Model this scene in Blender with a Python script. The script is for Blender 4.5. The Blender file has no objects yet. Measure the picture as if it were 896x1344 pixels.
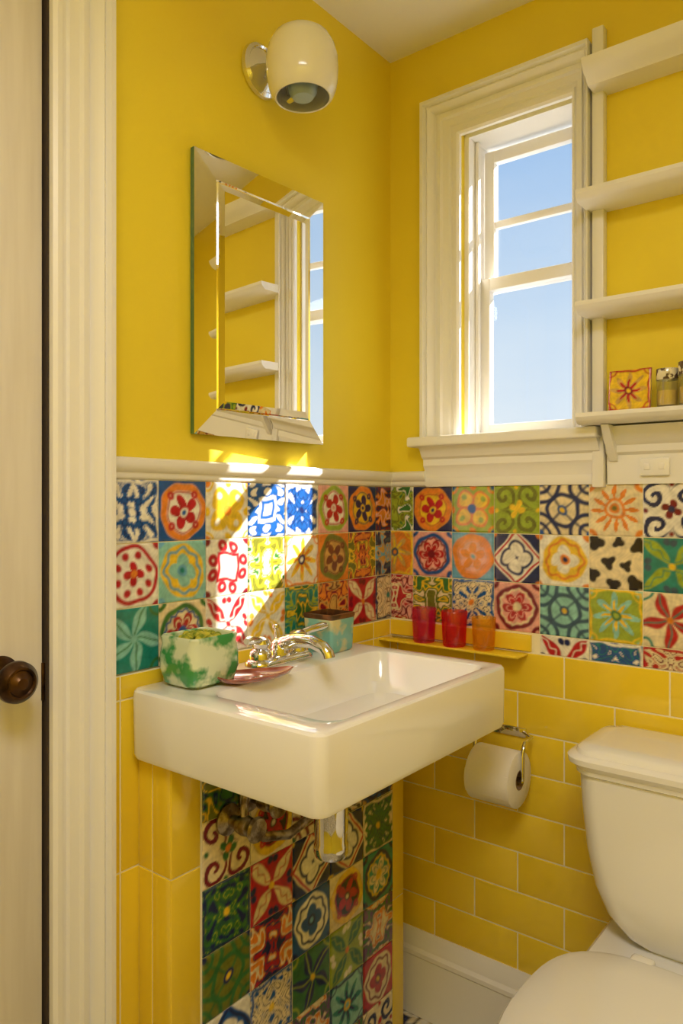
import bpy, bmesh, math, random
import numpy as np
from mathutils import Vector, Matrix

random.seed(7)
scene = bpy.context.scene
scene.view_settings.view_transform = 'Standard'
scene.view_settings.look = 'None'

# ------------------------------------------------------------ helpers
def s2l(c):
    c = c / 255.0
    return c / 12.92 if c <= 0.04045 else ((c + 0.055) / 1.055) ** 2.4
def L(r, g, b):
    return (s2l(r), s2l(g), s2l(b), 1.0)

def mat(name, col, rough=0.5, metal=0.0, coat=0.0, col2=None, nscale=8.0, bump=0.0, bscale=60.0,
        trans=0.0, spec=0.5, lo=0.4, hi=0.6, stretch=None, ntype='noise', sss=0.0):
    m = bpy.data.materials.new(name)
    m.use_nodes = True
    nt = m.node_tree
    b = nt.nodes['Principled BSDF']
    b.inputs['Base Color'].default_value = col
    b.inputs['Roughness'].default_value = rough
    b.inputs['Metallic'].default_value = metal
    b.inputs['Coat Weight'].default_value = coat
    b.inputs['Coat Roughness'].default_value = 0.06
    b.inputs['Transmission Weight'].default_value = trans
    b.inputs['Specular IOR Level'].default_value = spec
    if sss:
        b.inputs['Subsurface Weight'].default_value = sss
        b.inputs['Subsurface Radius'].default_value = (0.02, 0.02, 0.02)
    tc = nt.nodes.new('ShaderNodeTexCoord')
    mp = nt.nodes.new('ShaderNodeMapping')
    nt.links.new(tc.outputs['Object'], mp.inputs['Vector'])
    if stretch:
        mp.inputs['Scale'].default_value = stretch
    if col2 is not None:
        n = nt.nodes.new('ShaderNodeTexNoise'); n.inputs['Scale'].default_value = nscale
        n.inputs['Detail'].default_value = 3
        nt.links.new(mp.outputs['Vector'], n.inputs['Vector'])
        r = nt.nodes.new('ShaderNodeValToRGB')
        r.color_ramp.elements[0].position = lo; r.color_ramp.elements[0].color = col
        r.color_ramp.elements[1].position = hi; r.color_ramp.elements[1].color = col2
        nt.links.new(n.outputs['Fac'], r.inputs['Fac'])
        nt.links.new(r.outputs['Color'], b.inputs['Base Color'])
    if bump > 0:
        n2 = nt.nodes.new('ShaderNodeTexNoise'); n2.inputs['Scale'].default_value = bscale
        n2.inputs['Detail'].default_value = 2
        nt.links.new(mp.outputs['Vector'], n2.inputs['Vector'])
        bp = nt.nodes.new('ShaderNodeBump'); bp.inputs['Strength'].default_value = bump
        bp.inputs['Distance'].default_value = 0.002
        nt.links.new(n2.outputs['Fac'], bp.inputs['Height'])
        nt.links.new(bp.outputs['Normal'], b.inputs['Normal'])
    return m

def glassmat(name, tint, body=0.0, bodycol=None, gloss=0.06):
    m = bpy.data.materials.new(name); m.use_nodes = True
    nt = m.node_tree; nt.nodes.clear()
    o = nt.nodes.new('ShaderNodeOutputMaterial')
    t = nt.nodes.new('ShaderNodeBsdfTransparent'); t.inputs['Color'].default_value = tint
    g = nt.nodes.new('ShaderNodeBsdfGlossy'); g.inputs['Roughness'].default_value = 0.03
    mx = nt.nodes.new('ShaderNodeMixShader'); mx.inputs[0].default_value = gloss
    last = t
    if body > 0:
        d = nt.nodes.new('ShaderNodeBsdfTranslucent'); d.inputs['Color'].default_value = bodycol
        d2 = nt.nodes.new('ShaderNodeBsdfDiffuse'); d2.inputs['Color'].default_value = bodycol
        ma = nt.nodes.new('ShaderNodeMixShader'); ma.inputs[0].default_value = 0.5
        nt.links.new(d.outputs[0], ma.inputs[1]); nt.links.new(d2.outputs[0], ma.inputs[2])
        mb = nt.nodes.new('ShaderNodeMixShader'); mb.inputs[0].default_value = body
        nt.links.new(t.outputs[0], mb.inputs[1]); nt.links.new(ma.outputs[0], mb.inputs[2])
        last = mb
    nt.links.new(last.outputs[0], mx.inputs[1]); nt.links.new(g.outputs[0], mx.inputs[2])
    nt.links.new(mx.outputs[0], o.inputs['Surface'])
    return m

class B:
    """accumulates parts into one named mesh object"""
    def __init__(self, name):
        self.name = name; self.v = []; self.f = []; self.m = []; self.mats = []
    def mi(self, m):
        if m not in self.mats: self.mats.append(m)
        return self.mats.index(m)
    def add(self, vs, fs, m):
        o = len(self.v); k = self.mi(m)
        self.v += [tuple(p) for p in vs]
        for f in fs:
            self.f.append([i + o for i in f]); self.m.append(k)
        return self
    def box(self, a, b, m, bev=0.0, seg=2, M=None):
        bm = bmesh.new()
        bmesh.ops.create_cube(bm, size=1.0)
        for v in bm.verts:
            v.co = Vector([(a[i] + b[i]) / 2 + v.co[i] * (b[i] - a[i]) for i in range(3)])
        if bev > 0:
            bmesh.ops.bevel(bm, geom=list(bm.edges), offset=bev, segments=seg, affect='EDGES', profile=0.5)
        if M is not None:
            bm.transform(M)
        bm.verts.index_update()
        self.add([v.co[:] for v in bm.verts], [[v.index for v in f.verts] for f in bm.faces], m)
        bm.free(); return self
    def loft(self, rings, m, c0=True, c1=True):
        n = len(rings[0]); vs = [p for r in rings for p in r]; fs = []
        for k in range(len(rings) - 1):
            for i in range(n):
                j = (i + 1) % n
                fs.append([k * n + i, k * n + j, (k + 1) * n + j, (k + 1) * n + i])
        if c0: fs.append(list(range(n))[::-1])
        if c1: fs.append([(len(rings) - 1) * n + i for i in range(n)])
        return self.add(vs, fs, m)
    def lathe(self, prof, c, m, axis='Z', n=40, M=None, c0=True, c1=True):
        rings = []
        for r, h in prof:
            ring = []
            for i in range(n):
                a = 2 * math.pi * i / n
                p = (r * math.cos(a), r * math.sin(a), h)
                if axis == 'X': p = (h, r * math.cos(a), r * math.sin(a))
                if axis == 'Y': p = (r * math.sin(a), h, r * math.cos(a))
                p = Vector(p)
                if M is not None: p = M @ p
                ring.append((p[0] + c[0], p[1] + c[1], p[2] + c[2]))
            rings.append(ring)
        return self.loft(rings, m, c0, c1)
    def tube(self, pts, r, m, n=16):
        pts = [Vector(p) for p in pts]
        rs = r if isinstance(r, (list, tuple)) else [r] * len(pts)
        rings = []; up = None
        for i, p in enumerate(pts):
            d = (pts[min(i + 1, len(pts) - 1)] - pts[max(i - 1, 0)]).normalized()
            if up is None:
                up = d.orthogonal().normalized()
            up = (up - d * up.dot(d)).normalized()
            s = d.cross(up)
            rings.append([tuple(p + rs[i] * (math.cos(2 * math.pi * k / n) * up + math.sin(2 * math.pi * k / n) * s)) for k in range(n)])
        return self.loft(rings, m)
    def sweep(self, path, outs, prof, plane, m):
        rings = []
        for p, o in zip(path, outs):
            rings.append([plane(p[0] + o[0] * w, p[1] + o[1] * w, h) for w, h in prof])
        return self.loft(rings, m)
    def done(self, smooth=40):
        me = bpy.data.meshes.new(self.name)
        vs = np.array(self.v); c = (vs.min(0) + vs.max(0)) / 2
        me.from_pydata([tuple(p) for p in (vs - c)], [], self.f)
        for m in self.mats: me.materials.append(m)
        me.polygons.foreach_set('material_index', self.m)
        bm = bmesh.new(); bm.from_mesh(me)
        bmesh.ops.recalc_face_normals(bm, faces=bm.faces)
        bm.to_mesh(me); bm.free()
        if smooth:
            me.shade_smooth()
            me.set_sharp_from_angle(angle=math.radians(smooth))
        me.update()
        ob = bpy.data.objects.new(self.name, me)
        ob.location = c
        scene.collection.objects.link(ob)
        return ob

def rrect(cx, cy, hx, hy, r, z, n=8):
    r = min(r, hx * 0.999, hy * 0.999); pts = []
    for qx, qy, a0 in ((1, 1, 0), (-1, 1, 90), (-1, -1, 180), (1, -1, 270)):
        for i in range(n):
            a = math.radians(a0 + 90 * i / (n - 1))
            pts.append((cx + qx * (hx - r) + r * math.cos(a), cy + qy * (hy - r) + r * math.sin(a), z))
    return pts

def egg(cx, cy, w, lf, lb, z, n=56, pf=2.2, pb=3.2):
    pts = []
    for i in range(n):
        a = 2 * math.pi * i / n; c, s = math.cos(a), math.sin(a)
        p = pf if s < 0 else pb
        x = w * math.copysign(abs(c) ** (2 / p), c)
        y = (lf if s < 0 else lb) * math.copysign(abs(s) ** (2 / p), s)
        pts.append((cx + x, cy + y, z))
    return pts

# ------------------------------------------------------------ materials
PAINT = mat('yellow_wall_paint', L(247, 223, 60), 0.42, bump=0.12, bscale=90, spec=0.4, col2=L(243, 217, 56), nscale=2)
YTILE = mat('yellow_glazed_tile', L(249, 216, 52), 0.14, coat=0.5, bump=0.05, bscale=14, col2=L(243, 208, 48), nscale=3)
GROUT = mat('cream_grout', L(250, 240, 205), 0.85, bump=0.3, bscale=300)
TRIM = mat('white_trim_paint', L(246, 243, 238), 0.33, bump=0.05, bscale=60)
CEIL = mat('ceiling_paint', L(252, 249, 243), 0.8, bump=0.05)
DOORP = mat('door_paint', L(238, 231, 221), 0.38, col2=L(230, 222, 211), nscale=12, stretch=(1, 3, 0.25), bump=0.12, bscale=20)
CERAM = mat('white_ceramic', L(248, 246, 243), 0.1, coat=0.6, spec=0.6)
CHROME = mat('chrome', L(225, 225, 225), 0.07, metal=1.0)
OLDMETAL = mat('aged_nickel', L(190, 180, 160), 0.28, metal=1.0, col2=L(120, 105, 85), nscale=60, bump=0.3)
BRONZE = mat('antique_bronze', L(92, 66, 45), 0.32, metal=0.9, col2=L(45, 32, 25), nscale=30, bump=0.2)
DARK = mat('dark_gap', L(60, 48, 38), 0.8)
MIRROR = mat('mirror_silver', (0.93, 0.93, 0.92, 1), 0.012, metal=1.0)
MEDGE = mat('mirror_glass_edge', L(60, 110, 70), 0.1, coat=1.0)
OPAL = mat('opal_glass', L(248, 244, 234), 0.12, coat=0.6, sss=0.25)
BULB = mat('frosted_bulb', L(170, 190, 200), 0.3)
PAPER = mat('toilet_paper', L(246, 240, 230), 0.9, bump=0.3, bscale=200)
CARD = mat('cardboard', L(150, 120, 90), 0.9)
GLASS = glassmat('window_glass', (0.97, 0.98, 0.98, 1), gloss=.04)
CLEAR = glassmat('clear_glass', (0.95, 0.96, 0.93, 1), 0.10, L(230, 230, 210), .1)
MAGENTA = glassmat('magenta_glass', (.97, .52, .70, 1), 0.24, L(240, 40, 120), .07)
REDG = glassmat('red_glass', (.98, .38, .46, 1), 0.27, L(245, 35, 70), .07)
ORANGEG = glassmat('orange_glass', (1, .87, .50, 1), 0.24, L(255, 190, 40), .07)
SOIL = mat('moss', L(120, 140, 30), 0.9, col2=L(200, 190, 60), nscale=60, bump=0.8, bscale=90)

# ------------------------------------------------------------ painted tiles
PAL = dict(white=(240,234,220), cream=(234,217,176), blue=(24,82,156), navy=(24,38,90), sky=(105,168,205), teal=(34,134,124),
           green=(55,114,56), lime=(156,176,56), olive=(116,120,42), yellow=(238,198,48), orange=(228,134,46), red=(184,30,42),
           maroon=(120,22,42), pink=(235,170,156), black=(35,28,30), brown=(116,66,38), tan=(205,162,84), aqua=(142,200,190),
           purple=(106,66,118), slate=(56,86,108))
PALL = {k: np.array(L(*v)[:3]) for k, v in PAL.items()}

def paint(kind, cols, U, V, rng):
    bg, c1, c2, c3 = [PALL[c] for c in cols]
    ph = rng.uniform(0, 6.28, 4)
    u = U + 0.045 * np.sin(3.1 * V + ph[0]) + 0.022 * np.sin(9 * V + ph[1])
    v = V + 0.045 * np.sin(3.3 * U + ph[2]) + 0.022 * np.sin(8 * U + ph[3])
    r = np.hypot(u, v); th = np.arctan2(v, u); ax = abs(u); ay = abs(v)
    col = np.ones(U.shape + (3,)) * bg
    w = 0.045
    def lay(s, c, k=1.0):
        nonlocal col
        a = np.clip((s + w) / (2 * w), 0, 1); a = (a * a * (3 - 2 * a) * k)[..., None]
        col = col * (1 - a) + c * a
    cr = np.hypot(ax - 1, ay - 1)
    q_ = np.maximum(ax, ay)
    if kind == 'rosette':
        lay(0.09 - abs(r - 0.83), c1); lay(0.30 - cr, c1); lay(0.13 - cr, bg)
        lay((0.24 + 0.42 * abs(np.cos(3 * th)) ** 0.7) - r, c2)
        lay(0.03 - abs(r - (0.17 + 0.3 * abs(np.cos(3 * th)))), bg)
        lay(0.19 - r, c3); lay(.04 - abs(r - .70 - .03 * np.cos(14 * th)), c3)
    elif kind == 'ringflower':
        lay(r - 0.95, c1); lay(0.12 - abs(r - 0.84), c3)
        lay((0.2 + 0.4 * abs(np.cos(2.5 * th + ph[0])) ** 0.8) - r, c2); lay(0.16 - r, bg); lay(0.09 - r, c1)
        lay(0.05 - abs(np.hypot(ax - .5, ay - .5) - .09), c2)
        lay(.025 - abs(r - .68), c2)
    elif kind == 'reddrop':
        lay(0.07 - abs(r - 0.88), c1); lay(0.2 - cr, c1)
        for k in range(8):
            a = k * math.pi / 4 + .39
            x = u - .62 * math.cos(a); y = v - .62 * math.sin(a)
            lay(0.13 - np.hypot(x, y), c1)
        lay((0.15 + 0.25 * abs(np.cos(2 * th))) - r, c2); lay(0.12 - r, c3)
    elif kind == 'scroll':
        s = np.sin(6 * ax + 2.5 * np.sin(5 * ay + ph[0])) * np.cos(6 * ay + 2.5 * np.sin(5 * ax + ph[1]))
        lay(s * .35 - 0.09, c1); lay(0.04 - abs(s + .35) * .35, c2); lay(0.03 - abs(s - .45) * .35, bg); lay(0.13 - r, c3); lay(0.05-abs(q_-.95), c1)
    elif kind == 'frame':
        q = q_
        lay(0.07 - abs(q - 0.46), c1); lay(0.09 - abs(np.abs(np.hypot(ax - .72, ay - .25)) - .14), c1)
        lay(0.09 - abs(np.hypot(ax - .25, ay - .72) - .14), c1)
        lay(0.24 - cr, c2); lay(0.2 - q, c3)
    elif kind == 'window':
        q = q_
        s = np.sin(9 * ax + 2 * np.sin(7 * ay)) * np.cos(9 * ay)
        lay(s * .3 + 0.06, c1); lay(.46 - q, bg); lay(.36 - q, c2); lay(.2 - q, c3)
    elif kind == 'lattice':
        lay(0.08 - abs(cr - 0.78), c1); lay(0.08 - abs(r - 0.62), c1); lay(0.07 - abs(cr - 0.4), c1)
        lay(0.05 - abs(ax - ay) * .7, c1, .8); lay(0.2 - r, c2); lay(0.1 - r, c3); lay(0.16 - cr, c2)
    elif kind == 'star':
        lay((0.3 + 0.58 * np.cos(4 * th) ** 2) - r, c1); lay((0.18 + 0.4 * np.cos(4 * th) ** 4) - r, c2)
        lay(0.2 - r, c3); lay(0.1 - r, bg); lay(0.22 - cr, c1); lay(0.05-abs(q_-.95), c2)
        lay(.03 - abs(cr - .36), c2)
    elif kind == 'sun':
        lay(0.05 + 0.25 * np.cos(12 * th) - abs(r - .6), c1); lay(0.06 - abs(r - 0.34), c2); lay(0.2 - r, c1); lay(.09 - r, c3)
        lay(.09 - abs(cr - .22), c2)
    elif kind == 'leaf':
        p = ax - .5; q = ay - .5; al = (p + q) / 1.414; ac = (p - q) / 1.414
        lay(.24 * (1 - (al / .62) ** 2) - abs(ac), c1)
        lay(.03 - abs(ac - .06 * np.sin(14 * al)), bg, .8)
        lay(.13 - np.hypot(ax - .85, ay - .12), c2); lay(.13 - np.hypot(ax - .12, ay - .85), c2); lay(.12 - r, c3)
    elif kind == 'bigleaf':
        for k in range(5):
            a = ph[0] + k * 1.256; x = u * math.cos(a) + v * math.sin(a); y = -u * math.sin(a) + v * math.cos(a)
            lay(np.where(x > 0, .22 * np.sin(np.clip(x / 1.15, 0, 1) * math.pi) - abs(y + .18 * x * x), -1), c1)
            lay(np.where(x > 0, .025 - abs(y + .18 * x * x), -1), c2)
        lay(.12 - r, c3); lay(.05 - abs(cr - .3), c2)
    elif kind == 'quatre':
        lay((ax + ay) - 1.2, c1); lay(.06 - abs(ax + ay - 1.05), c2)
        d = np.minimum(np.hypot(ax - .34, ay), np.hypot(ax, ay - .34))
        lay(.09 - abs(d - .3), c1); lay(.28 - d, PALL['white'])
        lay(.15 - cr, c3)
    elif kind == 'ringhole':
        lay(.9 - r, c1); lay((.36 + .2 * abs(np.cos(2 * th))) - r, bg); lay(.05 - abs(r - .72 - .05 * np.cos(8 * th)), c2)
        lay(.2 - r, c2); lay(.1 - r, c3); lay(.2 - cr, c2)
    elif kind == 'spots':
        for px, py, rr in ((-.75, .75, .3), (.1, .8, .2), (.85, .6, .28), (-.2, .05, .24), (.45, -.1, .2), (-.85, -.5, .25), (.7, -.8, .3), (-.1, -.8, .25)):
            d = np.hypot(u - px, v - py); a = np.arctan2(v - py, u - px)
            lay(rr * (1 + .25 * np.cos(3 * a + px * 9)) - d, c1)
    elif kind == 'blob':
        s = np.sin(5 * ax + ph[0]) + np.sin(6 * ay + ph[1]) + .9 * np.sin(8 * (ax + ay) + 2 * np.sin(6 * (ax - ay)))
        lay(s * .22, c1); lay(.08 - abs(s - .9) * .22, c2); lay(.07 - abs(s + .8) * .2, c3)
    elif kind == 'curl':
        d = np.hypot(ax - .55, ay - .55); a = np.arctan2(ay - .55, ax - .55)
        lay(.16 * np.cos(a * 1 - d * 16 + ph[0]) - .03 - np.maximum(d - .42, 0), c1)
        lay((.12 + .26 * abs(np.cos(2 * th + .78))) - r, c2); lay(.12 - r, c3)
        lay(.09 - np.hypot(ax - .9, ay), c2); lay(.09 - np.hypot(ax, ay - .9), c2)
    elif kind == 'flower4':
        d = np.hypot(ax - .36, ay - .36)
        lay(.36 - d, c1); lay(.05 - abs(d - .36), c2); lay(.12 - np.hypot(ax - .45, ay - .45), bg)
        lay(.2 - r, c3); lay(.16 - np.hypot(ax - .95, ay), c2); lay(.16 - np.hypot(ax, ay - .95), c2)
        lay(.18 - cr, c3); lay(.05 - abs(cr - .28), c2)
    wash = (np.sin(5 * u + 3 * np.sin(4 * v + ph[1]) + ph[2]) * np.sin(6 * v + 2 * np.sin(5 * u + ph[3])))
    fine = np.sin(19 * u + 4 * np.sin(7 * v + ph[0])) * np.sin(17 * v + 4 * np.sin(6 * u + ph[1]))
    col = col * (1 + 0.14 * wash + .10 * fine)[..., None]
    return np.clip(col, 0, 1)

KINDS = ['rosette', 'ringflower', 'scroll', 'scroll', 'frame', 'lattice', 'star', 'curl', 'leaf', 'bigleaf', 'quatre', 'ringhole', 'blob', 'curl', 'flower4', 'scroll', 'lattice', 'blob', 'blob']
COMBOS = [('cream','navy','red','yellow'),('cream','blue','navy','yellow'),('green','cream','navy','yellow'),('red','cream','maroon','yellow'),
          ('cream','black','orange','red'),('olive','green','navy','yellow'),('aqua','teal','navy','yellow'),('navy','orange','cream','red'),
          ('cream','maroon','green','orange'),('navy','cream','blue','tan'),('red','cream','navy','yellow'),('lime','green','white','orange'),
          ('cream','purple','green','orange'),('black','cream','red','yellow'),('tan','green','maroon','cream'),('teal','navy','cream','yellow'),
          ('blue','white','navy','sky'),('green','navy','lime','yellow')]

MOSAIC = bpy.data.materials.new('hand_painted_tile_glaze'); MOSAIC.use_nodes = True
_nt = MOSAIC.node_tree; _b = _nt.nodes['Principled BSDF']
_a = _nt.nodes.new('ShaderNodeVertexColor'); _a.layer_name = 'paint'
_nt.links.new(_a.outputs['Color'], _b.inputs['Base Color'])
_b.inputs['Roughness'].default_value = 0.18; _b.inputs['Coat Weight'].default_value = 0.3
_b.inputs['Coat Roughness'].default_value = 0.06

def mosaic(name, tiles, P, t=0.005, N=44, gap=0.0009):
    V = []; F = []; C = []; off = 0
    rng = np.random.RandomState(5)
    for (a0, b0, sa, sb, clip, kind, cols) in tiles:
        ca0, ca1 = max(a0, clip[0]) + gap, min(a0 + sa, clip[1]) - gap
        cb0, cb1 = max(b0, clip[2]) + gap, min(b0 + sb, clip[3]) - gap
        if ca1 - ca0 < .006 or cb1 - cb0 < .006: continue
        aa = np.linspace(ca0, ca1, N); bb = np.linspace(cb0, cb1, N)
        A, Bq = np.meshgrid(aa, bb, indexing='ij')
        U = (A - a0) / sa * 2 - 1; W = (Bq - b0) / sb * 2 - 1
        col = paint(kind, cols, U, W, rng)
        H = np.full(A.shape, t + rng.uniform(-.0004, .0004)) + 0.0006 * rng.uniform(-1, 1) * U
        rim = np.zeros(A.shape, bool); rim[0, :] = rim[-1, :] = rim[:, 0] = rim[:, -1] = True
        H = np.where(rim, H - .0012, H)
        pts = P(A, Bq, H).reshape(-1, 3)
        idx = np.arange(N * N).reshape(N, N) + off
        q = np.stack([idx[:-1, :-1], idx[1:, :-1], idx[1:, 1:], idx[:-1, 1:]], -1).reshape(-1, 4)
        V.append(pts); F.append(q); C.append(col.reshape(-1, 3)); off += N * N
        ring = np.concatenate([idx[:, 0], idx[-1, 1:], idx[::-1, -1][1:], idx[0, ::-1][1:-1]])
        loc = ring - (off - N * N)
        low = P(A.reshape(-1)[loc], Bq.reshape(-1)[loc], np.zeros(len(loc)))
        V.append(low.reshape(-1, 3)); C.append(np.tile(np.array(L(215, 205, 180)[:3]), (len(loc), 1)))
        li = np.arange(len(loc)) + off; off += len(loc)
        F.append(np.stack([ring, np.roll(ring, -1), np.roll(li, -1), li], -1))
    V = np.concatenate(V); F = np.concatenate(F); C = np.concatenate(C)
    c = (V.min(0) + V.max(0)) / 2
    me = bpy.data.meshes.new(name)
    me.from_pydata((V - c).tolist(), [], F.tolist())
    at = me.color_attributes.new('paint', 'FLOAT_COLOR', 'POINT')
    at.data.foreach_set('color', np.concatenate([C, np.ones((len(C), 1))], 1).astype(np.float32).ravel())
    me.materials.append(MOSAIC)
    me.shade_smooth(); me.set_sharp_from_angle(angle=math.radians(50))
    ob = bpy.data.objects.new(name, me); ob.location = c
    scene.collection.objects.link(ob); return ob

def PX(x0):
    return lambda a, b, h: np.stack([x0 + h, a, b], -1)
def PY(y0):
    return lambda a, b, h: np.stack([a, y0 - h, b], -1)

def glazed(b, P, tiles, t=.008, gap=.0014, m=None):
    e = .0022
    for a0, a1, b0, b1 in tiles:
        a0 += gap; a1 -= gap; b0 += gap; b1 -= gap
        if a1 - a0 < .006 or b1 - b0 < .006: continue
        rings = []
        for ins, h in ((0, 0), (0, t - .0018), (e * .35, t - .0005), (e, t)):
            rings.append([tuple(float(q) for q in P(np.array(x), np.array(y), np.array(h))) for x, y in
                          ((a0 + ins, b0 + ins), (a1 - ins, b0 + ins), (a1 - ins, b1 - ins), (a0 + ins, b1 - ins))])
        b.loft(rings, m or YTILE, c0=False)

# ------------------------------------------------------------ room shell
H = 2.4; RX = 1.75; RY = -2.25
wx0, wx1, wz0, wz1 = 0.207, 0.483, 1.425, 2.16
T = 0.13
b = B('wall_far')
for a, c in (((-.12, 0, 0), (wx0, T, H)), ((wx1, 0, 0), (RX + .12, T, H)), ((wx0, 0, 0), (wx1, T, wz0)), ((wx0, 0, wz1), (wx1, T, H))):
    b.box(a, c, PAINT)
b.done(0)
dy0, dy1, dz = -1.77, -0.95, 2.1
b = B('wall_left')
for a, c in (((-.12, dy1, 0), (0, 0, H)), ((-.12, RY, 0), (0, dy0, H)), ((-.12, dy0, dz), (0, dy1, H))):
    b.box(a, c, PAINT)
b.done(0)
B('wall_right').box((RX, RY, 0), (RX + .12, 0, H), PAINT).done(0)
B('wall_near').box((-.12, RY - .12, 0), (RX + .12, RY, H), PAINT).done(0)
B('ceiling').box((-.12, RY - .12, H), (RX + .12, T, H + .1), CEIL).done(0)
FL = B('floor'); FL.box((-.12, RY - .12, -.1), (RX + .12, T, -.004), GROUT); FL.done(0)
ft = []; s = .15
for i in range(12):
    for j in range(15):
        a0 = 0 + i * s; b0 = -2.25 + j * s
        ft.append((a0, b0, s, s, (0, RX, RY, 0), 'lattice' if (i + j) % 2 else 'blob', ('white', 'black', 'navy', 'cream')))
mosaic('patterned_floor_tiles', ft, lambda a, b_, h: np.stack([a, b_, -.004 + h], -1), t=.004, N=22)

# ------------------------------------------------------------ backsplash mosaics
S = .1115; ZT = 1.308
rowsL = [
 [('scroll',('blue','white','navy','white')),('ringflower',('white','blue','red','orange')),('flower4',('white','yellow','yellow','orange')),('window',('white','blue','blue','white')),('scroll',('blue','white','navy','navy')),('ringflower',('white','pink','red','lime')),('ringflower',('yellow','navy','navy','orange')),('blob',('maroon','orange','pink','navy'))],
 [('reddrop',('white','red','red','orange')),('ringhole',('aqua','yellow','sky','teal')),('frame',('white','red','maroon','white')),('blob',('olive','cream','green','yellow')),('star',('white','yellow','orange','navy')),('ringflower',('tan','orange','brown','olive')),('blob',('olive','orange','maroon','yellow')),('blob',('slate','tan','sky','navy'))],
 [('bigleaf',('teal','aqua','green','aqua')),('rosette',('cream','green','red','blue')),('leaf',('white','red','red','red')),('leaf',('white','yellow','orange','yellow')),('blob',('green','teal','lime','yellow')),('blob',('orange','tan','brown','maroon')),('leaf',('red','cream','maroon','orange')),('scroll',('cream','navy','brown','teal'))],
]
tl = []
for r, row in enumerate(rowsL):
    for c, (k, cc) in enumerate(row):
        tl.append((-.853 + c * S, ZT - (r + 1) * S, S, S, (-.853, -.006, 0, 2), k, cc))
mosaic('painted_tile_backsplash', tl, PX(.002))
g = B('trim_grout_left'); g.box((0, -.853, ZT - 3 * S), (.0045, 0, ZT), GROUT); g.done(0)
rowsR = [
 [('blob',('green','lime','olive','white')),('ringflower',('yellow','navy','red','orange')),('flower4',('lime','yellow','orange','blue')),('curl',('lime','olive','yellow','yellow')),('lattice',('cream','navy','blue','yellow')),('sun',('cream','orange','orange','olive')),('curl',('white','navy','maroon','navy'))],
 [('star',('orange','tan','yellow','slate')),('rosette',('pink','blue','red','maroon')),('ringflower',('pink','sky','orange','orange')),('quatre',('white','navy','red','orange')),('ringhole',('white','yellow','orange','navy')),('spots',('cream','black','black','black')),('leaf',('teal','lime','slate','yellow'))],
 [('blob',('red','pink','maroon','cream')),('blob',('green','olive','cream','yellow')),('scroll',('cream','blue','navy','orange')),('rosette',('pink','maroon','red','cream')),('lattice',('aqua','slate','slate','yellow')),('star',('lime','aqua','yellow','green')),('bigleaf',('cream','red','teal','orange'))],
 [('blob',('white','red','navy','red')),]*4 + [('leaf',('white','red','navy','red')),('scroll',('blue','white','teal','white')),('scroll',('cream','red','maroon','navy'))],
]
rr = random.Random(11); tr = []
for r in range(4):
    for c in range(16):
        if c < 7: k, cc = rowsR[r][c]
        else: k, cc = rr.choice(KINDS), rr.choice(COMBOS)
        x0 = .073 - S + c * S
        zb = ZT - (r + 1) * S
        if r == 3:
            if x0 < .39: continue
            tr.append((x0 , zb, S, S, (.39, RX, .93, 2), k, cc))
        else:
            tr.append((x0, zb, S, S, (.006, RX, .9, 2), k, cc))
mosaic('painted_tile_backsplash', tr, PY(-.002))
g = B('trim_grout_far'); g.box((0, -.0045, .93), (RX, 0, ZT), GROUT); g.box((0, -.0105, .2), (RX, 0, .93), GROUT); g.done(0)

b = B('yellow_wall_tiles')
P = PY(-.004); rowh = .0912; z = .93; r = 0; tw = .218
while z > .21:
    off = [.030, .139][r % 2]
    x = off - tw
    while x < RX:
        glazed(b, P, [(max(x, .0), min(x + tw, RX), max(z - rowh, .2), z)])
        x += tw
    z -= rowh; r += 1
glazed(b, P, [(0, .17, .931, .971), (.17, .39, .931, .971)])
b.done(25)
# shallow tiled ledge with the cups
b = B('tiled_ledge')
b.box((.0, -.068, .9235), (.384, -.012, .93), YTILE, .0028, 3)
b.done()
b = B('yellow_wall_tiles')
b.box((0, -.853, 0), (.0095, 0, .972), GROUT)
P = PX(.003)
zs = [.972, .93, .637, .33, .0]
for i in range(len(zs) - 1):
    for a0, a1 in ((-.853, -.825), (-.825, -.733), (-.733, -.60), (-.6, -.47), (-.47, -.34), (-.34, -.2), (-.2, -.088), (-.088, -.016)):
        glazed(b, P, [(a0, a1, zs[i + 1], zs[i])])
b.done(25)

# pedestal box below sink
bx, by0, by1, bz = .10, -.79, -.088, .826
b = B('tiled_pipe_boxing')
b.box((.0115, by0 + .0018, 0), (bx - .0018, by1 - .002, bz), GROUT)
zz = [bz, .637, .33, 0]
P = lambda a, b_, h: np.stack([a, by0 + .008 - h, b_], -1)
for i in range(3):
    glazed(b, P, [(.0115, .05, zz[i + 1], zz[i]), (.05, bx, zz[i + 1], zz[i])])
P = PX(bx - .008)
for i in range(3):
    glazed(b, P, [(by0, -.724, zz[i + 1], zz[i]), (-.136, by1, zz[i + 1], zz[i])])
b.done(25)
tl = []; rb = random.Random(33); S2 = .1172; lastk = None
for c in range(5):
    for r in range(8):
        k = rb.choice(KINDS)
        while k == lastk: k = rb.choice(KINDS)
        lastk = k
        tl.append((-.722 + c * S2, bz - (r + 1) * S2, S2, S2, (-.722, -.136, 0, bz), k, rb.choice(COMBOS)))
mosaic('painted_tile_panel', tl, PX(bx - .0016), t=.003)

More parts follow.
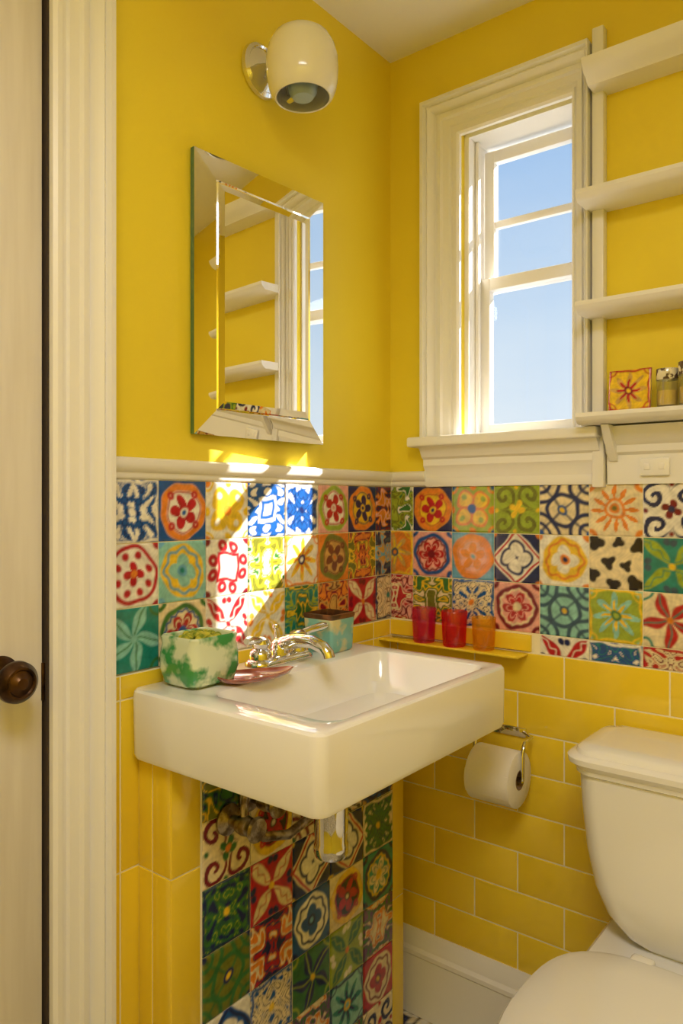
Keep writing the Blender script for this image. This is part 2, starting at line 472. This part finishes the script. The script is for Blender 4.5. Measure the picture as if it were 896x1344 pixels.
# ------------------------------------------------------------ trims
prof = [(0, 0), (0, .006), (.004, .010), (.012, .010), (.016, .016), (.026, .020), (.034, .020), (.038, .012), (.038, 0)]
b = B('trim_1')
b.sweep([(-.853, ZT), (0, ZT)], [(0, 1), (0, 1)], prof, lambda a, c, h: (h, a, c), TRIM)
b.sweep([(0, ZT), (.112, ZT)], [(0, 1), (0, 1)], prof, lambda a, c, h: (a, -h, c), TRIM)
b.done(50)
prof = [(0, 0), (0, .016), (.145, .016), (.150, .020), (.160, .020), (.168, .014), (.185, .012), (.20, .006), (.208, .004), (.208, 0)]
b = B('baseboard_far')
b.sweep([(.012, 0), (RX, 0)], [(0, 1), (0, 1)], prof, lambda a, c, h: (a, -.0105 - h, c), TRIM)
b.done(30)
cas = [(0, 0), (0, .010), (.006, .014), (.014, .014), (.018, .008), (.024, .008), (.028, .012), (.044, .014), (.048, .020), (.055, .020), (.059, .013), (.064, .013), (.068, .022), (.078, .030), (.084, .026), (.088, .036), (.096, .036), (.096, 0)]
b = B('trim_2')
b.sweep([(wx0, wz0), (wx0, wz1 - .01), (wx1, wz1 - .01), (wx1, wz0)], [(-1, 0), (-1, 1), (.45, 1), (.45, 0)], cas, lambda a, c, h: (a, -h, c), TRIM)
b.box((.085, -.056, 1.403), (.552, .05, 1.427), TRIM, .005, 3)
pa = [(0, 0), (0, .012), (.02, .014), (.03, .02), (.045, .02), (.05, .028), (.066, .036), (.074, .044), (.078, .044), (.078, 0)]
b.sweep([(.112, 1.328), (.548, 1.328)], [(0, 1), (0, 1)], pa, lambda a, c, h: (a, -h, c), TRIM)
b.box((.112, -.012, 1.306), (.552, 0, 1.33), TRIM, .003)
b.done(30)
# window sash
b = B('window_1')
b.box((wx0, .015, wz0), (wx0 + .012, T, wz1), TRIM); b.box((wx1 - .006, .015, wz0), (wx1, T, wz1), TRIM)
b.box((wx0 + .012, .015, wz1 - .012), (wx1 - .006, T, wz1), TRIM); b.box((wx0 + .012, .051, wz0), (wx1 - .006, T, wz0 + .006), TRIM)
b.box((wx0 + .0125, .045, wz0 + .003), (wx0 + .022, .058, wz1 - .013), TRIM, .002)
sx0, sx1 = wx0 + .0165, wx1 - .0065
def sash(z0, z1, y0, y1, bars, st=.026, st2=.012):
    b.box((sx0, y0, z0), (sx0 + st, y1, z1), TRIM, .002); b.box((sx1 - st2, y0, z0), (sx1, y1, z1), TRIM, .002)
    i0, i1 = sx0 + st - .0015, sx1 - st2 + .0015
    b.box((i0, y0 + .001, z1 - .03), (i1, y1 - .001, z1 - .0005), TRIM, .002); b.box((i0, y0 + .001, z0 + .0005), (i1, y1 - .001, z0 + .026), TRIM, .002)
    for zb in bars: b.box((i0, y0 + .004, zb - .009), (i1, y1 - .004, zb + .009), TRIM, .002)
    ym = (y0 + y1) / 2
    b.add([(i0, ym, z0 + .02), (i1, ym, z0 + .02), (i1, ym, z1 - .02), (i0, ym, z1 - .02)], [[0, 1, 2, 3]], GLASS)
sash(1.785, 2.135, .087, .110, [1.952])
sash(1.432, 1.815, .063, .0860, [])
b.done(30)

# door casing, jamb, door
b = B('trim_3')
cd = [(w, h * 1.1) for w, h in cas]
b.sweep([(dy1, 0), (dy1, dz), (dy0, dz), (dy0, 0)], [(1, 0), (1, 1), (-1, 1), (-1, 0)], cd, lambda a, c, h: (h, a, c), TRIM)
b.box((-.12, dy1 - .004, 0), (.0, dy1, dz), DARK); b.box((-.12, dy0, 0), (.0, dy0 + .004, dz), DARK)
b.done(30)
b = B('door_1')
b.box((-.05, dy0 + .006, .005), (-.008, dy1 - .007, dz - .004), DOORP, .002)
for z0, z1 in ((.2, .85), (1.1, 1.95)):
    for (A0, A1, B0, B1) in ((dy0 + .12, dy1 - .14, z0, z0 + .012), (dy0 + .12, dy1 - .14, z1 - .012, z1), (dy0 + .12, dy0 + .132, z0, z1), (dy1 - .152, dy1 - .14, z0, z1)):
        b.box((-.009, A0, B0), (-.001, A1, B1), DOORP, .003)
kc = (0, -1.028, 1.005)
b.lathe([(.0, -.009), (.031, -.009), (.032, -.005), (.028, -.001), (.018, .003), (.011, .006), (.010, .022), (.014, .027), (.026, .033), (.031, .043), (.030, .052), (.023, .060), (.020, .0605), (.018, .058), (.012, .060), (.008, .0635), (.0, .064)], kc, BRONZE, 'X', 48)
b.box((-.012, dy1 - .009, .955), (-.0055, dy1 - .001, 1.015), BRONZE, .001)
b.done(35)

# ------------------------------------------------------------ mirror (hung very slightly turned towards the room)
b = B('beveled_wall_mirror')
y0, y1, z0, z1 = -.666, -.312, 1.396, 1.933
def rc(ins, x):
    return [(x + .055 * (y - y0), y, z) for y, z in ((y0 + ins, z0 + ins), (y1 - ins, z0 + ins), (y1 - ins, z1 - ins), (y0 + ins, z1 - ins))]
bk = [(.004, y0, z0), (.004, y1, z0), (.004, y1, z1), (.004, y0, z1)]
b.loft([bk, rc(0, .014)], MEDGE, True, False)
b.loft([rc(0, .014), rc(.048, .0195)], MIRROR, False, False)
b.loft([rc(.048, .0195), rc(.0505, .0175), rc(.053, .0195)], MIRROR, False, False)
b.loft([rc(.053, .0195), rc(.066, .0225)], MIRROR, False, False)
b.loft([rc(.066, .0225), rc(.0661, .0225)], MIRROR, False, True)
b.done(1)

# ------------------------------------------------------------ sconce
b = B('wall_sconce')
b.lathe([(0, 0), (.052, 0), (.055, .004), (.053, .012), (.046, .017), (.043, .014), (.036, .018), (.022, .026), (.014, .03), (.0, .031)], (0, -.479, 2.160), CHROME, 'X', 48)
b.tube([(.02, -.479, 2.160), (.045, -.479, 2.148), (.06, -.479, 2.118), (.07, -.479, 2.085), (.085, -.479, 2.075), (.118, -.479, 2.08)], .008, CHROME)
M = Matrix.Rotation(math.radians(-2), 3, 'Y')
gp = [(.0, .080), (.02, .0785), (.040, .073), (.056, .061), (.066, .043), (.071, .022), (.0715, .0), (.070, -.022), (.066, -.040), (.060, -.053), (.055, -.058), (.052, -.057), (.058, -.047), (.066, -.025), (.068, .0), (.067, .02), (.062, .040), (.052, .057), (.036, .069), (.018, .075), (.0, .076)]
b.lathe(gp, (.118, -.479, 2.124), OPAL, 'Z', 56, M)
b.lathe([(0, -.060), (.02, -.058), (.028, -.046), (.03, -.03), (.024, -.012), (.016, .0), (.015, .03), (0, .03)], (.118, -.479, 2.124), BULB, 'Z', 32, M)
b.done()

# ------------------------------------------------------------ sink
b = B('wall_mounted_sink')
X0, X1, Y0, Y1 = .013, .442, -.812, -.235; zt, zb = .95, .828
cx, cy, hx, hy = (X0 + X1) / 2, (Y0 + Y1) / 2, (X1 - X0) / 2, (Y1 - Y0) / 2
ix0, ix1, iy0, iy1 = .150, .415, -.752, -.272
icx, icy, ihx, ihy = (ix0 + ix1) / 2, (iy0 + iy1) / 2, (ix1 - ix0) / 2, (iy1 - iy0) / 2
R = []
R.append(rrect(cx, cy, hx - .03, hy - .03, .01, zb))
R.append(rrect(cx, cy, hx - .010, hy - .010, .018, zb))
R.append(rrect(cx, cy, hx - .004, hy - .004, .021, zb + .003))
R.append(rrect(cx, cy, hx - .001, hy - .001, .022, zb + .011))
R.append(rrect(cx, cy, hx, hy, .022, zt - .012))
R.append(rrect(cx, cy, hx - .0015, hy - .0015, .021, zt - .005))
R.append(rrect(cx, cy, hx - .005, hy - .005, .018, zt - .0012))
R.append(rrect(cx, cy, hx - .010, hy - .010, .016, zt))
R.append(rrect(icx, icy, ihx + .005, ihy + .005, .035, zt))
R.append(rrect(icx, icy, ihx, ihy, .032, zt - .002))
R.append(rrect(icx, icy, ihx - .004, ihy - .004, .030, zt - .008))
R.append(rrect(icx, icy, ihx - .016, ihy - .02, .035, zt - .06))
R.append(rrect(icx, icy, ihx - .03, ihy - .035, .045, zt - .078))
R.append(rrect(icx, icy, ihx - .06, ihy - .07, .05, zt - .085))
R.append(rrect(icx - .01, icy, .025, .025, .0249, zt - .09))
b.loft(R, CERAM)
b.lathe([(0, .001), (.016, .001), (.021, .003), (.023, .001), (.023, -.004)], (icx - .01, icy, zt - .088), CHROME)
b.done(28)

# faucet
b = B('chrome_faucet')
fx, fy, fz = .078, -.50, .95
b.loft([rrect(fx, fy, .027, .085, .026, fz), rrect(fx, fy, .028, .086, .027, fz + .004), rrect(fx, fy, .026, .084, .025, fz + .012), rrect(fx, fy, .020, .078, .02, fz + .017)], CHROME)
for s_ in (-1, 1):
    yy = fy + s_ * .055
    b.lathe([(0, .012), (.022, .012), (.022, .026), (.019, .032), (.014, .036), (.016, .041), (.019, .046), (.017, .053), (.009, .058), (0, .059)], (fx, yy, fz), CHROME, 'Z', 32)
    b.tube([(fx, yy, fz + .048), (fx + .012, yy + s_ * .022, fz + .056), (fx + .02, yy + s_ * .05, fz + .060), (fx + .024, yy + s_ * .062, fz + .061)], [.008, .0075, .009, .006], CHROME, 14)
b.lathe([(0, .012), (.022, .012), (.021, .03), (.018, .042), (.012, .048), (0, .050)], (fx, fy, fz), CHROME, 'Z', 32)
b.tube([(fx - .004, fy, fz + .032), (fx + .02, fy, fz + .043), (fx + .05, fy, fz + .050), (fx + .085, fy, fz + .050), (fx + .112, fy, fz + .042), (fx + .122, fy, fz + .032), (fx + .124, fy, fz + .024)], [.016, .016, .014, .0125, .0125, .0125, .0125], CHROME, 20)
b.lathe([(0, .045), (.003, .045), (.003, .065), (.007, .068), (.007, .074), (0, .076)], (fx - .012, fy, fz), CHROME, 'Z', 16)
b.done()

# green pot
GP = mat('green_painted_ceramic', L(60, 150, 80), .15, coat=.5, col2=L(222, 232, 200), nscale=26, lo=.40, hi=.54, bump=.2, bscale=30)
b = B('green_ceramic_planter')
px, py, pz = .082, -.712, .951
R = [rrect(px, py, .036, .044, .018, pz), rrect(px, py, .045, .052, .02, pz + .006), rrect(px, py, .051, .058, .022, pz + .03), rrect(px, py, .050, .057, .02, pz + .055),
     rrect(px, py, .046, .053, .016, pz + .073), rrect(px, py, .047, .054, .014, pz + .084), rrect(px, py, .045, .052, .013, pz + .087), rrect(px, py, .041, .048, .012, pz + .085), rrect(px, py, .040, .047, .012, pz + .074)]
b.loft(R, GP)
rng = random.Random(2)
for i in range(60):
    a, r_ = rng.uniform(0, 6.28), rng.uniform(0, 1) ** .5
    b.lathe([(0, -.006), (.006, -.003), (.007, .001), (.004, .005), (0, .006)], (px + .033 * r_ * math.cos(a), py + .039 * r_ * math.sin(a), pz + .079 + .006 * (1 - r_) + rng.uniform(-.002, .003)), SOIL, 'Z', 8)
b.done()
TP = mat('turquoise_painted_ceramic', L(120, 185, 180), .2, coat=.4, col2=L(215, 205, 150), nscale=22, lo=.5, hi=.62)
RIM = mat('brown_rim_glaze', L(120, 75, 40), .3, col2=L(70, 45, 28), nscale=40)
b = B('turquoise_ceramic_cup')
px, py = .075, -.342; pz = .951
R = [rrect(px, py, .035, .035, .008, pz), rrect(px, py, .038, .038, .008, pz + .004), rrect(px, py, .040, .040, .007, pz + .070)]
b.loft(R, TP, True, False)
b.loft([rrect(px, py, .040, .040, .007, pz + .070), rrect(px, py, .0415, .0415, .007, pz + .074), rrect(px, py, .0415, .0415, .007, pz + .080), rrect(px, py, .037, .037, .005, pz + .081), rrect(px, py, .036, .036, .005, pz + .055)], RIM, False, True)
b.done()
TERR = mat('terracotta_glaze', L(178, 96, 70), .18, coat=.6, col2=L(140, 64, 50), nscale=25)
b = B('leaf_soap_dish')
cx_, cy_, cz_ = .150, -.638, .9515
def leafring(sc, z, lift=0):
    pts = []
    for i in range(40):
        t = 2 * math.pi * i / 40
        x = .080 * math.cos(t); w = .046 * math.sin(t) * (1 - .35 * math.cos(t))
        a = math.radians(62)
        X = (x * math.cos(a) - w * math.sin(a)) * sc; Y = (x * math.sin(a) + w * math.cos(a)) * sc
        pts.append((cx_ - .006 + X * .8, cy_ + Y, z + lift * (abs(math.cos(t)) ** 3)))
    return pts
b.loft([leafring(.6, cz_), leafring(.9, cz_ + .004, .002), leafring(1, cz_ + .010, .005), leafring(.96, cz_ + .011, .005), leafring(.8, cz_ + .006, .001), leafring(.3, cz_ + .004)], TERR)
b.done()
SOAP = mat('amber_soap', L(222, 160, 70), .3, sss=.2)
b = B('amber_soap_bar')
b.loft([rrect(.046, -.618, .014, .018, .012, .951), rrect(.046, -.618, .018, .022, .014, .957), rrect(.046, -.618, .018, .022, .014, .970), rrect(.046, -.618, .012, .016, .01, .976)], SOAP)
b.done()

def cup(name, x, y, r, h, m):
    b = B(name); z = .9305
    b.lathe([(0, 0), (r * .80, 0), (r * .86, .003), (r, h - .002), (r * .97, h), (r * .93, h - .002), (r * .80, .010), (0, .009)], (x, y, z), m, 'Z', 40)
    return b.done()
cup('votive_glass', .128, -.0425, .030, .082, MAGENTA)
cup('votive_glass', .212, -.0435, .031, .082, REDG)
cup('votive_glass', .288, -.0415, .028, .074, ORANGEG)

# ------------------------------------------------------------ plumbing (one assembly)
b = B('sink_plumbing')
dx, dyy = icx - .03, -.555
b.lathe([(.0, .826), (.018, .826), (.018, .80), (.030, .80), (.031, .79), (.031, .70), (.029, .665), (.031, .66), (.031, .645), (.028, .638), (0, .636)], (dx, dyy, 0), CHROME, 'Z', 40)
b.tube([(dx - .02, dyy, .73), (.17, dyy, .73), (.13, dyy, .73), (bx + .003, dyy, .73)], .014, CHROME)
b.lathe([(0, .0), (.03, 0), (.03, .004), (.018, .008), (.0, .008)], (bx + .0035, dyy, .73), CHROME, 'X', 32)
for vy in (-.665, -.61):
    vz = .70 if vy < -.63 else .725
    b.lathe([(0, 0), (.028, 0), (.028, .004), (.016, .009), (.011, .012), (.011, .03), (.016, .032), (.018, .045), (.016, .056), (.01, .06), (.01, .068), (0, .07)], (bx + .0035, vy, vz), OLDMETAL, 'X', 32)
    b.tube([(bx + .045, vy, vz), (bx + .045, vy, vz + .03), (bx + .047, vy + .005, vz + .07), (bx + .05, vy + .01, .826)], .0065, OLDMETAL)
    b.lathe([(0, -.006), (.02, -.005), (.023, 0), (.02, .005), (0, .006)], (bx + .076, vy, vz), OLDMETAL, 'X', 20)
b.tube([(bx + .045, -.665, .70), (bx + .05, -.62, .665), (bx + .055, -.56, .65), (bx + .06, -.50, .665), (bx + .055, -.46, .70), (bx + .04, -.45, .74), (bx+.0125, -.45, .76)], .009, OLDMETAL)
b.done()

# ------------------------------------------------------------ toilet paper
b = B('toilet_paper_holder')
tx, ty, tz = .345, -.085, .668
b.box((tx - .055, -.018, .738), (tx + .035, -.0125, .760), CHROME, .002)
for xx in (tx - .056, tx + .058):
    b.tube([(min(xx, tx + .03), -.016, .750), (xx, -.04, .750), (xx, -.075, .746), (xx, -.085, .728), (xx, -.086, tz)], .0045, CHROME, 12)
b.tube([(tx - .056, ty, tz), (tx, ty, tz), (tx + .058, ty, tz)], .006, CHROME, 14)
b.lathe([(.021, -.052), (.057, -.052), (.060, -.050), (.060, .050), (.057, .052), (.021, .052), (.0215, 0)], (tx, ty, tz), PAPER, 'X', 56, c0=False, c1=False)
b.lathe([(.0215, -.0525), (.0215, .0525), (.0195, .0525), (.0195, -.0525), (.0215, -.0525)], (tx, ty, tz), CARD, 'X', 40, c0=False, c1=False)
sh = []
for k in range(7):
    t = k / 6; aa = math.radians(160 + 50 * t)
    yy = ty + .0605 * math.cos(aa); zz_ = tz + .0605 * math.sin(aa)
    sh.append([(tx - .051, yy, zz_), (tx + .051, yy, zz_), (tx + .051, yy + .001, zz_), (tx - .051, yy + .001, zz_)])
b.loft(sh, PAPER)
b.done()

# ------------------------------------------------------------ toilet
b = B('toilet')
tcx = .775
def tr_(hw, y0_, y1_, r, z): return rrect(tcx, (y0_ + y1_) / 2, hw, (y1_ - y0_) / 2, r, z, 10)
b.loft([tr_(.10, -.17, -.05, .03, .445), tr_(.135, -.19, -.035, .04, .465), tr_(.165, -.203, -.03, .045, .50), tr_(.185, -.211, -.028, .045, .55), tr_(.198, -.216, -.027, .045, .62),
        tr_(.205, -.219, -.027, .042, .70), tr_(.208, -.220, -.027, .04, .765)], CERAM)
b.loft([tr_(.205, -.218, -.028, .04, .757), tr_(.213, -.226, -.024, .042, .762), tr_(.214, -.227, -.024, .042, .770), tr_(.219, -.232, -.022, .045, .776), tr_(.226, -.239, -.02, .048, .782), tr_(.227, -.240, -.02, .048, .792),
        tr_(.222, -.235, -.022, .046, .797), tr_(.214, -.227, -.026, .043, .799), tr_(.211, -.224, -.028, .042, .806), tr_(.204, -.217, -.032, .04, .811), tr_(.18, -.19, -.05, .03, .814)], CERAM)
def eg(w, lf, lb, z, cy=-.45): return egg(tcx, cy, w, lf, lb, z + .018 * min(1, z / .4))
b.loft([eg(.115, .16, .28, 0), eg(.118, .165, .28, .02), eg(.105, .14, .26, .05), eg(.10, .13, .25, .16), eg(.115, .15, .24, .24), eg(.15, .20, .24, .31), eg(.18, .235, .235, .36), eg(.19, .25, .23, .39), eg(.194, .252, .23, .408), eg(.188, .247, .225, .413)], CERAM)
b.loft([tr_(.15, -.29, -.04, .05, .34), tr_(.17, -.30, -.035, .05, .38), tr_(.180, -.305, -.03, .05, .42), tr_(.180, -.305, -.03, .05, .44), tr_(.172, -.297, -.038, .045, .448)], CERAM)
SEAT = mat('toilet_seat_plastic', L(246, 243, 238), .16, coat=.4)
b.loft([eg(.195, .25, .19, .414), eg(.207, .262, .200, .418), eg(.209, .264, .201, .426), eg(.205, .26, .198, .431)], SEAT)
b.loft([eg(.203, .258, .19, .432), eg(.213, .267, .204, .436), eg(.215, .269, .206, .446), eg(.210, .264, .202, .453), eg(.195, .25, .188, .458), eg(.14, .2, .14, .462), eg(.06, .1, .07, .464)], SEAT)
for s_ in (-1, 1):
    b.box((tcx + s_ * .075 - .02, -.262, .447), (tcx + s_ * .075 + .02, -.235, .474), SEAT, .006, 3)
b.done(32)

# ------------------------------------------------------------ shelf unit
b = B('wall_shelf')
b.box((.531, -.024, 1.30), (.556, 0, 2.27), TRIM, .003)
b.box((1.28, -.024, 1.30), (1.307, 0, 2.27), TRIM, .003)
sp = [(0, 0), (0, .085), (.004, .092), (.008, .096), (.014, .100), (.022, .100), (.022, 0)]
for zc in (1.438, 1.665, 1.893):
    b.sweep([(.524, zc - .010), (1.31, zc - .010)], [(0, 1), (0, 1)], sp, lambda a, c, h: (a, -h, c), TRIM)
sp2 = [(0, 0), (0, .06), (.010, .07), (.016, .085), (.028, .095), (.04, .1), (.04, 0)]
b.sweep([(.536, 2.130), (1.31, 2.130)], [(0, 1), (0, 1)], sp2, lambda a, c, h: (a, -h, c), TRIM)
b.sweep([(.56, 1.306), (1.31, 1.306)], [(0, 1), (0, 1)], [(0, 0), (0, .012), (.06, .014), (.066, .022), (.08, .024), (.088, .034), (.105, .045), (.118, .05), (.118, 0)], lambda a, c, h: (a, -h, c), TRIM)
for xx in (.575, 1.25):
    b.loft([[(xx - .008, -.0, 1.35), (xx - .008, -.02, 1.355), (xx - .008, -.075, 1.426), (xx - .008, 0, 1.426)], [(xx + .008, -.0, 1.35), (xx + .008, -.02, 1.355), (xx + .008, -.075, 1.426), (xx + .008, 0, 1.426)]], TRIM)
b.done(30)
b = B('wall_outlet')
b.box((.628, -.021, 1.322), (.686, -.0135, 1.358), CERAM, .003)
for xx in (.643, .671):
    b.box((xx - .006, -.0225, 1.334), (xx + .006, -.0205, 1.347), TRIM, .001)
b.done()
zS = 1.4502
tile = [(0, 0, .082, .084, (0, .082, 0, .084), 'star', ('yellow', 'tan', 'red', 'maroon'))]
ob = mosaic('decorative_painted_tile', tile, lambda a, b_, h: np.stack([.580 + a, -.062 - h + b_ * .12, zS + b_], -1), t=.008, gap=0)
b = B('tile_easel')
b.box((.595, -.046, zS), (.645, -.030, zS + .005), BRONZE, .001)
b.box((.615, -.046, zS + .005), (.625, -.041, zS + .07), BRONZE, .001)
b.done()
PATJ = mat('patterned_glass', L(235, 225, 190), .1, coat=.5, col2=L(90, 70, 60), nscale=45, lo=.45, hi=.5)
WAX = mat('amber_wax', L(235, 195, 80), .4, sss=.2)
for (x, y, r, h) in ((.690, -.052, .020, .078), (.738, -.058, .026, .086), (.80, -.055, .03, .07)):
    b = B('glass_candle_jar')
    b.lathe([(0, 0), (r * .9, 0), (r, .004), (r, h), (r * .94, h), (r * .93, .006), (0, .006)], (x, y, zS), CLEAR, 'Z', 32)
    b.lathe([(0, .007), (r * .9, .007), (r * .9, h * .45), (0, h * .45)], (x, y, zS), WAX, 'Z', 32)
    b.lathe([(r * 1.01, h * .72), (r * 1.03, h * .73), (r * 1.03, h * .99), (r * 1.01, h)], (x, y, zS), PATJ, 'Z', 32, c0=False, c1=False)
    b.done()
b = B('candle_box')
b.box((.9, -.085, 1.678), (1.05, -.02, 1.74), PATJ, .004)
b.done()

# ------------------------------------------------------------ made-up ceiling fixture and area light, added as room fill (behind the viewer)
b = B('added_fill_fixture')
LG = bpy.data.materials.new('fill_fixture_glow'); LG.use_nodes = True
LG.node_tree.nodes['Principled BSDF'].inputs['Emission Color'].default_value = (1, .96, .92, 1)
LG.node_tree.nodes['Principled BSDF'].inputs['Emission Strength'].default_value = 2.0
b.lathe([(0, 2.4), (.16, 2.4), (.16, 2.385), (.15, 2.36), (.11, 2.335), (.05, 2.322), (0, 2.32)], (1.15, -1.65, 0), LG, 'Z', 40)
b.done()
ld = bpy.data.lights.new('added_fill_light', 'AREA'); ld.shape = 'DISK'; ld.size = .7; ld.energy = 15; ld.color = (1, .97, 1.0)
lo = bpy.data.objects.new('added_fill_light', ld); lo.location = (1.15, -1.65, 2.31); scene.collection.objects.link(lo)

# sun
sd = bpy.data.lights.new('sun', 'SUN'); sd.energy = 26; sd.angle = math.radians(.6); sd.color = (1, .92, .82)
so = bpy.data.objects.new('sun', sd)
so.rotation_euler = Vector((-1, -1.55, -1.36)).to_track_quat('-Z', 'Y').to_euler()
so.location = (2, 3, 4); scene.collection.objects.link(so)

# world sky
w = bpy.data.worlds.new('sky'); scene.world = w; w.use_nodes = True
nt = w.node_tree; bg = nt.nodes['Background']
tc = nt.nodes.new('ShaderNodeTexCoord'); sep = nt.nodes.new('ShaderNodeSeparateXYZ'); rp = nt.nodes.new('ShaderNodeValToRGB')
nz = nt.nodes.new('ShaderNodeTexNoise'); nz.inputs['Scale'].default_value = 3; nz.inputs['Detail'].default_value = 5
mp = nt.nodes.new('ShaderNodeMapping'); mp.inputs['Scale'].default_value = (1, 1, 5)
ad = nt.nodes.new('ShaderNodeMath'); ad.operation = 'MULTIPLY_ADD'; ad.inputs[1].default_value = .12
nt.links.new(tc.outputs['Generated'], sep.inputs[0]); nt.links.new(tc.outputs['Generated'], mp.inputs['Vector'])
nt.links.new(mp.outputs['Vector'], nz.inputs['Vector']); nt.links.new(nz.outputs['Fac'], ad.inputs[0]); nt.links.new(sep.outputs['Z'], ad.inputs[2])
nt.links.new(ad.outputs[0], rp.inputs['Fac'])
e = rp.color_ramp.elements
e[0].position = .05; e[0].color = L(232, 240, 245)
e[1].position = .6; e[1].color = L(135, 180, 230)
x = rp.color_ramp.elements.new(.28); x.color = L(200, 220, 240)
nt.links.new(rp.outputs['Color'], bg.inputs['Color']); bg.inputs['Strength'].default_value = 1.1

# ------------------------------------------------------------ camera
cd_ = bpy.data.cameras.new('camera'); cam = bpy.data.objects.new('camera', cd_)
scene.collection.objects.link(cam)
cam.location = (1.0929, -1.5933, 1.267)
cam.rotation_euler = (math.radians(90), 0, math.radians(38.18))
cd_.sensor_fit = 'VERTICAL'; cd_.sensor_height = 36; cd_.lens = 981.6 / 1344 * 36
cd_.shift_y = -12 / 1344
cd_.clip_start = .02
scene.camera = cam
